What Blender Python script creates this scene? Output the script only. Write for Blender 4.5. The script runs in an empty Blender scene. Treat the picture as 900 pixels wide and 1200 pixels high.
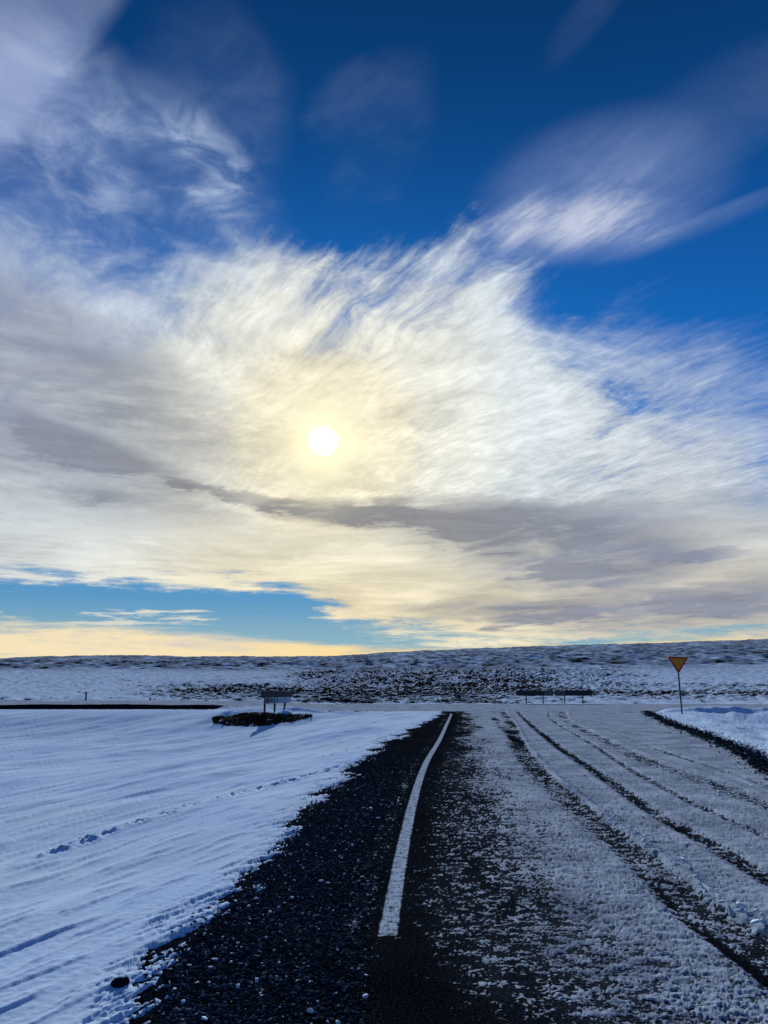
import bpy, math, random
import numpy as np
R = math.radians
scene = bpy.context.scene
COL = scene.collection
SUN_AZ, SUN_EL = -4.7, 17.6          # degrees: clockwise from the road direction (+Y), above the horizon

# ---------------------------------------------------------------- camera
cam_data = bpy.data.cameras.new('camera')
cam = bpy.data.objects.new('camera', cam_data)
COL.objects.link(cam)
cam_data.sensor_fit = 'VERTICAL'
cam_data.sensor_height = 36.0
cam_data.lens = 36.0*906/1200
cam_data.clip_end = 8000
cam_data.clip_start = 0.05
cam.location = (0, 0, 1.5)
cam.rotation_euler = (R(90+12.448), 0, 0)
scene.camera = cam

vs = scene.view_settings
vs.view_transform = 'Standard'
vs.look = 'None'
vs.exposure = 0
vs.gamma = 1
vs.use_curve_mapping = False


# ---------------------------------------------------------------- node maths with Python operators
class Val:
    def __init__(self, tree, sock): self.t, self.s = tree, sock
    def _b(self, op, o, rev=False):
        n = self.t.nodes.new('ShaderNodeMath'); n.operation = op
        a, b = (o, self) if rev else (self, o)
        for i, v in enumerate((a, b)):
            if isinstance(v, Val): self.t.links.new(v.s, n.inputs[i])
            else: n.inputs[i].default_value = v
        return Val(self.t, n.outputs[0])
    def __add__(s, o): return s._b('ADD', o)
    __radd__ = __add__
    def __sub__(s, o): return s._b('SUBTRACT', o)
    def __rsub__(s, o): return s._b('SUBTRACT', o, True)
    def __mul__(s, o): return s._b('MULTIPLY', o)
    __rmul__ = __mul__
    def __truediv__(s, o): return s._b('DIVIDE', o)
    def __neg__(s): return s._b('MULTIPLY', -1.0)
    def pw(s, o): return s._b('POWER', o)
    def mx(s, o): return s._b('MAXIMUM', o)
    def mn(s, o): return s._b('MINIMUM', o)
    def f(s, op): return s._b(op, 0.0)


class Nodes:
    def __init__(self, tree):
        self.t = tree; self.n = tree.nodes; self.l = tree.links
        self.n.clear()
    def new(self, kind, **kw):
        n = self.n.new(kind)
        for k, v in kw.items(): setattr(n, k, v)
        return n
    def put(self, sock, v):
        if isinstance(v, Val): self.l.new(v.s, sock)
        elif isinstance(v, (tuple, list)) and len(v) == 3 and sock.type == 'RGBA': sock.default_value = (*v, 1)
        else: sock.default_value = v
    def vec(self, x, y, z=0.0):
        n = self.new('ShaderNodeCombineXYZ')
        for i, v in enumerate((x, y, z)): self.put(n.inputs[i], v)
        return Val(self.t, n.outputs[0])
    def sep(self, v):
        n = self.new('ShaderNodeSeparateXYZ'); self.put(n.inputs[0], v)
        return [Val(self.t, o) for o in n.outputs]
    def atan2(self, a, b): return a._b('ARCTAN2', b)
    def sstep(self, v, lo, hi, o0=0.0, o1=1.0, kind='SMOOTHSTEP'):
        n = self.new('ShaderNodeMapRange', interpolation_type=kind)
        for i, q in enumerate((v, lo, hi, o0, o1)): self.put(n.inputs[i], q)
        return Val(self.t, n.outputs[0])
    def noise(self, vec, scale, detail=4, rough=0.5, dist=0.0, color=False):
        n = self.new('ShaderNodeTexNoise'); n.noise_dimensions = '3D'
        self.put(n.inputs['Vector'], vec)
        n.inputs['Scale'].default_value = scale; n.inputs['Detail'].default_value = detail
        n.inputs['Roughness'].default_value = rough; n.inputs['Distortion'].default_value = dist
        return Val(self.t, n.outputs['Color' if color else 0])
    def mix(self, fac, a, b):
        n = self.new('ShaderNodeMix', data_type='RGBA')
        self.put(n.inputs[0], fac); self.put(n.inputs[6], a); self.put(n.inputs[7], b)
        return Val(self.t, n.outputs[2])
    def mul(self, a, b):
        n = self.new('ShaderNodeMix', data_type='RGBA', blend_type='MULTIPLY')
        n.inputs[0].default_value = 1
        self.put(n.inputs[6], a); self.put(n.inputs[7], b)
        return Val(self.t, n.outputs[2])
    def add(self, a, b):
        n = self.new('ShaderNodeMix', data_type='RGBA', blend_type='ADD')
        n.inputs[0].default_value = 1
        self.put(n.inputs[6], a); self.put(n.inputs[7], b)
        return Val(self.t, n.outputs[2])
    def rgb(self, v):                       # a value as a grey colour
        n = self.new('ShaderNodeCombineColor')
        for i in range(3): self.put(n.inputs[i], v)
        return Val(self.t, n.outputs[0])
    def ramp(self, fac, stops, interp='LINEAR'):
        n = self.new('ShaderNodeValToRGB'); self.put(n.inputs[0], fac)
        cr = n.color_ramp; cr.interpolation = interp
        while len(cr.elements) < len(stops): cr.elements.new(0.5)
        for el, (p, c) in zip(cr.elements, stops): el.position = p; el.color = (*c, 1)
        return Val(self.t, n.outputs[0])
    def curve(self, x, pts, x0, x1, y0, y1):
        """y(x) through pts, x and y in their own units"""
        n = self.new('ShaderNodeFloatCurve')
        self.put(n.inputs['Value'], self.sstep(x, x0, x1, kind='LINEAR'))
        c = n.mapping.curves[0]
        nm = [((px-x0)/(x1-x0), (py-y0)/(y1-y0)) for px, py in pts]
        while len(c.points) < len(nm): c.points.new(0.5, 0.5)
        for p, q in zip(c.points, nm): p.location = q
        n.mapping.update()
        return Val(self.t, n.outputs[0])*(y1-y0) + y0


# ---------------------------------------------------------------- sky: clear Nishita sky under veils of cirrus and bands of grey cloud
def build_sky():
    world = bpy.data.worlds.new('World')
    scene.world = world
    world.use_nodes = True
    N = Nodes(world.node_tree)
    STR = 0.1
    sky = N.new('ShaderNodeTexSky')
    sky.sky_type = 'NISHITA'; sky.sun_disc = False
    sky.sun_elevation = R(SUN_EL); sky.sun_rotation = R(SUN_AZ)
    sky.altitude = 600; sky.air_density = 1.0; sky.dust_density = 0.15; sky.ozone_density = 3.0
    skyc = Val(N.t, sky.outputs[0])
    tc = N.new('ShaderNodeTexCoord')
    d = Val(N.t, tc.outputs['Generated'])
    x, y, z = N.sep(d)
    az = N.atan2(x, y)*57.29578
    el = z.f('ARCSINE')*57.29578
    # cloud plane coordinates: streaks along the high wind meet low on the left horizon
    zz = z.mx(0.0) + 0.07
    px, py = x/zz, y/zz
    W = R(-33)
    s = px*math.sin(W) + py*math.cos(W)
    t = px*math.cos(W) - py*math.sin(W)
    wv = N.noise(N.vec(px, py), 1.1, 3, 0.5, color=True)
    w1, w2, w3 = N.sep(wv)
    w1, w2, w3 = w1-0.5, w2-0.5, w3-0.5
    swirl = N.noise(N.vec(px, py, 4.0), 3.0, 3, 0.55) - 0.5
    tw = t + w1*0.30 + swirl*0.025
    sw = s + w2*0.5
    fib = N.noise(N.vec(sw*0.80, tw*4.4, 0.0), 3.0, 8, 0.66, 0.22)          # fibres
    fib2 = N.noise(N.vec(sw*0.9, tw*2.8, 7.0), 13.0, 4, 0.72, 0.3)           # fine fibres
    calm = N.sstep(az, -26, -5, 0.25, 1.0)                                   # the left of the sheet is smooth, not fibrous
    tuft = N.sstep(w3 + w1*0.5, -0.12, 0.14, 0.30, 1.15)                     # fibres come in tufts
    fib = (fib-0.5)*calm*tuft + 0.5
    fib2 = (fib2-0.5)*calm + 0.5
    puff = N.noise(N.vec(px, py, 2.0), 9.0, 4, 0.6, 0.6)                    # mackerel flecks
    soft = N.noise(N.vec(sw*0.9, tw*1.2, 9.0), 2.4, 9, 0.64, 0.5)           # billows
    # layered low cloud, drawn out along the horizon
    lay = N.noise(N.vec(az*0.045, el*0.28, 3.0), 1.7, 6, 0.68, 0.3)
    lay2 = N.noise(N.vec(az*0.07, el*0.62, 8.0), 1.7, 6, 0.66, 0.4)
    a = az + w1*3.0 + (fib-0.5)*2.0
    e = el + w2*2.5 + (soft-0.5)*3.0

    def blob(a0, e0, ra, re, rot=0.0, aa=None, ee=None, lo=1.0, hi=0.0):
        aa = a if aa is None else aa; ee = e if ee is None else ee
        c, q = math.cos(R(rot)), math.sin(R(rot))
        u = ((aa-a0)*c + (ee-e0)*q)/ra
        v = ((ee-e0)*c - (aa-a0)*q)/re
        return N.sstep(u*u + v*v, lo, hi)

    # angle from the sun
    sa, se = R(SUN_AZ), R(SUN_EL)
    dot = x*(math.sin(sa)*math.cos(se)) + y*(math.cos(sa)*math.cos(se)) + z*math.sin(se)
    th = dot.mn(1.0).f('ARCCOSINE')*57.29578

    # 0 clear sky
    base = N.mul(skyc, (0.06, 0.50, 1.02))
    low = N.sstep(el, 15.0, 5.0)
    lcol = N.mix(N.sstep(el, 6.5, 2.5), (0.12, 0.33, 0.57), (0.30, 0.48, 0.55))
    base = N.mix(low*0.92, base, N.mul(lcol, (1/STR,)*3))
    base = N.mul(base, N.rgb(N.sstep(el, 22.0, 47.0, 0.92, 0.46)))
    out = base

    # 1 warm bank along the horizon
    wband = N.curve(az, [(-60, 3.2), (-26, 3.9), (-14, 3.5), (-5, 2.9), (4, 2.3), (12, 2.6), (26, 3.2), (60, 3.5)], -60, 60, 0, 10)
    hb = N.sstep(wband - el + (lay2-0.5)*2.2, -0.35, 0.55)
    hcol = N.mix(N.sstep(az, -20, 2), (0.92, 0.77, 0.50), (1.0, 0.74, 0.33))
    hcol = N.mix(N.sstep(lay, 0.48, 0.66)*N.sstep(az, 0, -18)*0.8, hcol, (0.52, 0.54, 0.58))
    out = N.mix(hb*N.sstep(lay2, 0.25, 0.5, 0.55, 1.0), out, N.mul(hcol, (1/STR,)*3))

    wisp = N.sstep(lay2*0.65 + lay*0.35, 0.535, 0.60)*blob(-18.3, 6.0, 16, 2.6, 0, az, el, 1.0, 0.4)
    out = N.mix(wisp*0.8, out, tuple(c/STR for c in (0.86, 0.80, 0.64)))

    # 2 thin high veils
    mott = N.sstep(puff, 0.42, 0.72)
    v_edge = N.sstep((az - (-21.5))*0.86 + (el - (43.9))*-0.60 + w1*1.6, 0.35, -1.6)    # straight edge of the upper left veil
    lin = N.noise(N.vec(sw*0.55, t*4.2, 5.0), 2.4, 6, 0.62, 0.2)
    v1 = v_edge*N.sstep(az, -14, -27, 0.24, 0.40)*N.sstep(el, 24, 33)
    v2 = blob(-18.5, 33.0, 15.5, 7.0, -26)*0.52 + blob(-27.1, 27.4, 12, 5.5, -8)*0.42 + blob(-28.1, 35.4, 9, 8, -30)*0.30 + blob(-14.2, 38.0, 9, 7, -50, az+w1*12.0+w3*6.0, el+w3*12.0)*0.12
    v2 = v2*N.sstep(soft*0.65+puff*0.35, 0.34, 0.66, 0.25, 1.30) + blob(-14.4, 35.7, 5.5, 3.4, -35)*mott*0.45
    v3 = blob(-0.4, 38.6, 6.0, 4.2, 20, az+w3*14.0+(soft-0.5)*8.0, el+w2*12.0+(puff-0.5)*5.0)*0.11*N.sstep(soft*0.7+puff*0.3, 0.36, 0.64, 0.15, 1.1)
    v4 = blob(17.6, 43.9, 5.0, 1.6, 30, az+w1*3.0, el+w3*3.0)*0.06*N.sstep(lin, 0.3, 0.65) + blob(27.0, 36.6, 9, 4, 10, az+w3*6.0, el+w1*6.0)*0.08
    la, le = az + w1*2.2, el + w2*1.8 + (lin-0.5)*1.6
    core = blob(17.6, 33.8, 10.5, 5.2, 1, la, le, 1.1, -0.35)
    belly = blob(16.1, 31.6, 8.5, 2.6, -4, la, le, 1.1, -0.3)
    tail = blob(25.4, 30.5, 9.0, 0.9, 8, az+w1*0.8, el+w2*0.8, 1.1, -0.2)
    wing = blob(7.6, 30.5, 8.0, 2.2, 34, la, le)*0.5
    lens = (core*0.60 + belly*0.40 + tail*0.55 + wing)*N.sstep(lin*0.5+fib2*0.3+soft*0.2, 0.34, 0.64, 0.60, 1.16)*N.sstep((el-(29.2)) - (az-(20.1))*0.20 + w3*1.5, -0.9, 1.6)
    cut = blob(13.9, 27.5, 4.6, 1.5, 12, az+w1*1.5, el+w2*1.5)                      # gap of clear sky below it
    lens = lens*(1.0 - cut*0.9)
    front = N.sstep(az.f('ABSOLUTE'), 110, 50)
    veil = (v1 + v2 + v3 + v4)*front
    vcol = N.mix(N.sstep(puff, 0.40, 0.72), (0.25, 0.35, 0.60), (0.42, 0.52, 0.72))
    vcol = N.mix(N.sstep(az, -20, -30)*N.sstep(el, 28, 38)*0.6, vcol, (0.33, 0.39, 0.64))
    out = N.mix(veil.mn(0.9), out, N.mul(vcol, (1/STR,)*3))
    lcol = N.mix(N.sstep(lens, 0.35, 0.95), (0.25, 0.34, 0.61), (0.62, 0.67, 0.80))
    out = N.mix((lens*front).mn(0.92), out, N.mul(lcol, (1/STR,)*3))

    # 3 the broad cirrus sheet round the sun
    up = N.curve(az, [(-60, 26), (-29.0, 29.9), (-22.1, 30.3), (-17.7, 31.2), (-11.2, 33.1), (-4.9, 31.9), (-0.7, 30.9), (3.5, 31.6), (6.7, 32.6), (11.0, 29.7), (13.5, 26.9), (19.1, 25.1), (24.3, 23.2), (28.0, 20.6), (60, 16)], -60, 60, 0, 60)
    dn = N.curve(az, [(-60, 7.5), (-26.6, 7.1), (-20.1, 7.2), (-13.7, 6.8), (-7.6, 6.5), (-3.1, 4.4), (3.1, 3.5), (9.3, 3.1), (18.1, 2.8), (26.1, 2.6), (60, 2)], -60, 60, 0, 60)
    du = up - el + ((fib-0.5)*9.0 + (fib2-0.5)*3.0)*N.sstep(az, -26, 4, 0.45, 1.0) + w2*7.0 + (soft-0.5)*17.0 + (puff-0.5)*3.0
    wide = N.curve(az, [(-60, 12), (-26, 12.0), (-12, 8), (0, 6.5), (8, 6.5), (14, 8.5), (26, 13), (60, 14)], -60, 60, 0, 30)
    cov = N.sstep(du/wide, -0.15, 1.0)
    dd = el - dn + (lay-0.5)*7.0 + (lay2-0.5)*4.0
    cov = cov*N.sstep(dd, -0.6, 0.9)*(1.0 - cut*0.55)
    gaps = N.sstep(fib*0.40 + fib2*0.10 + soft*0.5, 0.50, 0.38)*N.sstep(th, 10, 26)*N.sstep(el, 12, 16)
    gaps = gaps*N.sstep(az, -8, 20, 0.30, 1.0)
    cov = cov*(1.0 - gaps*0.85)*front
    ccol = N.ramp(th/60.0, [(0.0, (1.0, 0.93, 0.66)), (0.085, (0.97, 0.90, 0.69)), (0.15, (0.87, 0.87, 0.78)), (0.27, (0.72, 0.79, 0.83)),
                            (0.45, (0.58, 0.64, 0.71)), (0.62, (0.46, 0.53, 0.66)), (1.0, (0.46, 0.52, 0.64))], 'EASE')
    warm = N.sstep(el, 14.5, 3.5)*N.sstep(az, -27, -10, 0.35, 1.0)*N.sstep(th, 34, 10, 0.62, 1.0)
    ccol = N.mix(warm*0.8, ccol, (0.96, 0.80, 0.47))
    tex = N.sstep(fib, 0.30, 0.70, 0.92, 1.06)*N.sstep(fib2, 0.32, 0.68, 0.90, 1.07)*N.sstep(puff, 0.3, 0.7, 1.06, 0.91)
    tex = tex*N.sstep(soft, 0.32, 0.66, 0.80, 1.08)
    tex2 = N.sstep(lay, 0.34, 0.66, 0.78, 1.08)*N.sstep(lay2, 0.30, 0.70, 0.88, 1.06)
    lo = N.sstep(el, 14, 9)
    tex = tex*(1.0-lo) + tex2*lo
    ccol = N.mul(ccol, N.rgb(tex))
    out = N.mix(cov, out, N.mul(ccol, (1/STR,)*3))

    # 4 grey water cloud in bands below and beside the sun
    ga, ge = az + w1*3.5 + (soft-0.5)*5.0, el + (lay-0.5)*3.2 + (soft-0.5)*1.6
    def gb(a0, e0, ra, re, rot, k): return blob(a0, e0, ra, re, rot, ga, ge, 1.1, 0.0)*k
    g = gb(-24.1, 21.0, 18, 6.0, -17, 0.66) + gb(-24.1, 15.2, 15, 3.0, -12, 0.72) + gb(-18.7, 11.8, 12, 1.6, -4, 0.22)
    g = g + gb(-10.6, 13.5, 7, 0.62, -8, 0.50) + gb(-1.6, 12.3, 8.5, 1.5, -4, 0.72) + gb(7.1, 11.6, 12, 2.4, -3, 0.50)
    g = g + gb(13.2, 9.8, 13, 4.2, -5, 0.62) + gb(16.8, 8.6, 9, 2.2, 0, 0.40) + gb(23.3, 8.5, 3.2, 0.65, 3, 0.40) + gb(23.2, 11.5, 12, 1.3, 2, 0.22)
    g = g + gb(8.7, 5.0, 10, 1.1, -2, 0.60) + gb(19.4, 4.9, 14, 1.9, 1, 0.66) + gb(25.4, 5.6, 9, 1.6, 0, 0.35) + gb(11.9, 6.6, 9, 0.8, 0, 0.22)
    g = g*N.sstep(soft*0.4 + lay*0.4 + lay2*0.2, 0.36, 0.62, 0.45, 1.24)
    gcol = N.mix(N.sstep(th, 6, 26), (0.185, 0.19, 0.22), (0.20, 0.23, 0.33))
    gcol = N.mul(gcol, N.rgb(N.sstep(lay2, 0.3, 0.7, 0.85, 1.15)))
    out = N.mix((g*front).mn(0.86), out, N.mul(gcol, (1/STR,)*3))

    # 5 light scattered round the sun, and its veiled disc
    gl = N.sstep(th + (fib2-0.5)*2.0, 7.5, 1.0).pw(1.8)
    out = N.mix(gl*0.58, out, tuple(c/STR for c in (1.05, 0.97, 0.66)))
    out = N.mix(N.sstep(th, 3.0, 0.9)*0.7, out, tuple(c/STR for c in (1.3, 1.16, 0.74)))
    disc = N.sstep(th + (swirl*0.9), 1.20, 0.55)
    out = N.mix(disc, out, tuple(c/STR for c in (3.2, 3.0, 2.6)))

    bg = N.new('ShaderNodeBackground')
    N.put(bg.inputs[0], out); bg.inputs[1].default_value = STR
    o = N.new('ShaderNodeOutputWorld')
    N.l.new(bg.outputs[0], o.inputs[0])
    world.cycles.sampling_method = 'MANUAL'
    world.cycles.sample_map_resolution = 512


build_sky()
sd = bpy.data.lights.new('sun', 'SUN')
sun = bpy.data.objects.new('sun', sd)
COL.objects.link(sun)
sd.energy = 4.0
sd.angle = R(0.6)
sd.color = (1.0, 0.965, 0.915)
# light travels from the sun towards the camera
sun.rotation_euler = (R(90-SUN_EL), 0, R(180-SUN_AZ))
sun.rotation_euler = (R(-(90-SUN_EL)), 0, R(-SUN_AZ))


# ---------------------------------------------------------------- noise and grids
_rng = np.random.default_rng(7)
_PERM = _rng.permutation(2048)
_ANG = _rng.uniform(0, 2*np.pi, 2048)
_GX, _GY = np.cos(_ANG).astype(np.float32), np.sin(_ANG).astype(np.float32)


def perlin(x, y, seed=0):
    xf, yf = np.floor(x), np.floor(y)
    xi, yi = xf.astype(np.int64) + seed*131, yf.astype(np.int64) + seed*57
    u, v = (x-xf).astype(np.float32), (y-yf).astype(np.float32)
    p0, p1 = _PERM[xi & 2047], _PERM[(xi+1) & 2047]

    def g(p, yy, dx, dy):
        h = _PERM[(p + yy) & 2047]
        return _GX[h]*dx + _GY[h]*dy
    a, b = g(p0, yi, u, v), g(p1, yi, u-1, v)
    c, d = g(p0, yi+1, u, v-1), g(p1, yi+1, u-1, v-1)
    su, sv = u*u*u*(u*(u*6-15)+10), v*v*v*(v*(v*6-15)+10)
    return ((a+(b-a)*su)*(1-sv) + (c+(d-c)*su)*sv)*1.45


def fbm(x, y, octaves=4, gain=0.5, seed=0):
    out = 0; amp = 1; tot = 0
    for o in range(octaves):
        out = out + amp*perlin(x*2.03**o + 17.3*o, y*2.03**o - 9.1*o, seed+o*3)
        tot += amp; amp *= gain
    return out/tot


def S(lo, hi, v):
    t = np.clip((v-lo)/(hi-lo), 0, 1)
    return t*t*(3-2*t)


def spline(pts, n=12):
    """x as a smooth function of y through points sorted by y; returns (ys, xs) samples"""
    p = sorted(((b, a) for a, b in pts))
    ys = np.array([q[0] for q in p], float); xs = np.array([q[1] for q in p], float)
    m = np.gradient(xs, ys)
    Y, X = [], []
    for i in range(len(ys)-1):
        h = ys[i+1]-ys[i]
        t = np.linspace(0, 1, n, endpoint=False)
        X.append((2*t**3-3*t**2+1)*xs[i] + (t**3-2*t**2+t)*h*m[i] + (-2*t**3+3*t**2)*xs[i+1] + (t**3-t**2)*h*m[i+1])
        Y.append(ys[i]+t*h)
    return np.append(np.concatenate(Y), ys[-1]), np.append(np.concatenate(X), xs[-1])


def along(sp, y): return np.interp(y, sp[0], sp[1])


def azimuths():
    dense = np.arange(-31, 31.01, 0.058)
    side = []; a, st = 31.0, 0.07
    while a < 178:
        a += st; st = min(st*1.13, 3.0)
        side.append(a)
    side = np.array([q for q in side if q < 179])
    return np.concatenate([-side[::-1], dense, side])


def radii(far):
    r = [0.02, 0.4, 0.8, 1.2, 1.5, 1.8, 2.1]
    r += list(1159/np.arange(1159/2.3, 1159/12, -0.8))
    r += list(np.exp(np.arange(math.log(12), math.log(62), 0.0055)))
    if far:
        r += list(np.exp(np.arange(math.log(62), math.log(760), 0.0062)))
        r += [800, 860, 950, 1100, 1400, 1900, 2800, 4500]
    return np.array(r)


def grid(rs, az):
    A, D = np.meshgrid(np.radians(az), rs)
    return D*np.sin(A), D*np.cos(A), D, A


def grid_mesh(name, X, Y, Z, attrs, keep=None):
    nr, na = X.shape
    idx = np.arange(nr*na).reshape(nr, na)
    nxt = np.roll(idx, -1, axis=1)
    q = np.stack([idx[:-1], idx[1:], nxt[1:], nxt[:-1]], -1).reshape(-1, 4)
    co = np.stack([X, Y, Z], -1).reshape(-1, 3)
    if keep is not None:
        k = keep.reshape(-1)
        q = q[k[q].any(axis=1)]
        used = np.zeros(nr*na, bool); used[q.ravel()] = True
        new = np.cumsum(used)-1
        q = new[q]; co = co[used]
        attrs = {n: v.reshape(-1)[used] for n, v in attrs.items()}
    me = bpy.data.meshes.new(name)
    me.vertices.add(len(co)); me.vertices.foreach_set('co', co.astype(np.float32).ravel())
    me.loops.add(q.size); me.loops.foreach_set('vertex_index', q.astype(np.int32).ravel())
    me.polygons.add(len(q)); me.polygons.foreach_set('loop_start', np.arange(0, q.size, 4, dtype=np.int32))
    me.polygons.foreach_set('use_smooth', np.ones(len(q), bool))
    for n, v in attrs.items():
        me.attributes.new(n, 'FLOAT', 'POINT').data.foreach_set('value', v.astype(np.float32).ravel())
    me.update(calc_edges=True)
    o = bpy.data.objects.new(name, me)
    COL.objects.link(o)
    return o


# ---------------------------------------------------------------- the plan of the junction, in metres
EDGE_LINE = spline([(0.02, 5.13), (0.16, 7.46), (0.73, 14.73), (1.49, 21.6), (2.24, 28.84), (3.28, 38.85)])
LEFT_EDGE = spline([(-1.05, -60), (-1.05, 1.0), (-1.04, 3.2), (-1.04, 3.98), (-1.15, 4.54), (-1.15, 5.13), (-1.01, 6.17), (-0.96, 7.46), (-0.85, 10.16), (-0.63, 13.06), (-0.13, 18.15), (0.72, 24.9), (1.78, 32.0), (2.86, 39.92), (3.4, 46)], 8)
RIGHT_EDGE = spline([(6.7, -60), (6.7, 2), (6.75, 10), (6.81, 12.72), (8.04, 16.9), (9.31, 21.93), (10.97, 29.42), (12.8, 36.88), (14.6, 43.5), (15.5, 47)], 8)
TRACK_A = spline([(2.15, -60), (2.15, 2.0), (2.15, 4.72), (2.17, 5.25), (2.2, 5.96), (2.25, 6.67), (2.32, 7.95), (2.52, 11.73), (3.11, 18.15), (4.61, 28.84), (5.74, 37.84), (6.9, 47)])
RIDGE_A = spline([(2.38, -60), (2.38, 2.0), (2.37, 4.81), (2.36, 5.42), (2.36, 5.96), (2.44, 6.81), (2.49, 8.04), (2.7, 11.73), (3.36, 18.15), (4.82, 28.84), (5.98, 37.84), (7.2, 47)])
TRACK_A2 = spline([(1.98, 2.0), (1.98, 4.44), (1.97, 4.9), (1.97, 5.55), (2.07, 6.53), (2.2, 9)])
TRACK_B = spline([(2.95, -60), (2.95, 3), (2.96, 5.71), (3.01, 6.53), (3.07, 7.46), (3.17, 9.24), (3.46, 12.21), (4.08, 18.37), (4.94, 25.78), (6.22, 35.96), (7.6, 46)])
TRACK_C = spline([(3.7, -60), (3.7, 5), (3.73, 7.12), (3.8, 8.16), (3.89, 9.83), (4.09, 12.01), (5.27, 20.69), (7.13, 34.27), (9.5, 46)])
TRACK_D = spline([(4.5, -60), (4.5, 6), (4.61, 8.71), (4.77, 10.16), (5.01, 12.72), (5.13, 15.49), (5.83, 21.29), (8.06, 35.96), (10.4, 46)])
TRACK_E = spline([(5.3, -60), (5.3, 8), (5.4, 10.16), (5.67, 12.01), (6.24, 18.15), (7.68, 28.84), (8.75, 39.92), (11.4, 46)])
TRACK_F = spline([(3.2, 17), (3.9, 25.78), (4.92, 35.96), (6.6, 48)])


def cross_near(x): return 42.0 + 4.0*S(-4, -11, x)


def cross_top(x): return 0.24*S(-4, -11.5, x) + 0.02 + 0.035*np.sin(x*0.9)*np.sin(x*0.23+1)*S(-6, -12, x)


def inside_road(X, Y):
    """metres inside the edge of the paved ground (negative outside)"""
    main = np.minimum(X-along(LEFT_EDGE, Y), along(RIGHT_EDGE, Y)-X)
    main = np.where(Y < 47, main, -99)
    cross = np.minimum(Y-cross_near(X), 56.5-Y)
    return np.maximum(main, cross), cross


# ---------------------------------------------------------------- heights of the snowy ground
WA = R(24)
RIDGE = ([-31, -28.9, -26.0, -22.9, -18.0, -12.2, -4.3, 0.0, 5.6, 11.7, 18.7, 26.1, 29.1, 32],
         [20.5, 22.5, 25, 27.5, 29.5, 29, 30, 34, 38, 41, 42.5, 45, 46, 46.5])


def far_height(D, A):
    top = np.interp(np.degrees(A), RIDGE[0], RIDGE[1])
    ld = np.log(np.maximum(D, 1))
    prof = np.interp(ld, np.log([55, 62, 100, 150, 230, 300, 400, 520, 700]), [-27, -25, -13, -3, 12, 16.5, 21, 24.5, 30])
    k = S(math.log(180), math.log(700), ld)
    prof = prof + (top-30)*k
    z = 1.5 + prof/906*D*0.985
    back = S(700, 1500, D)
    return z*(1-back) + back*np.minimum(z, 12)


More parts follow.
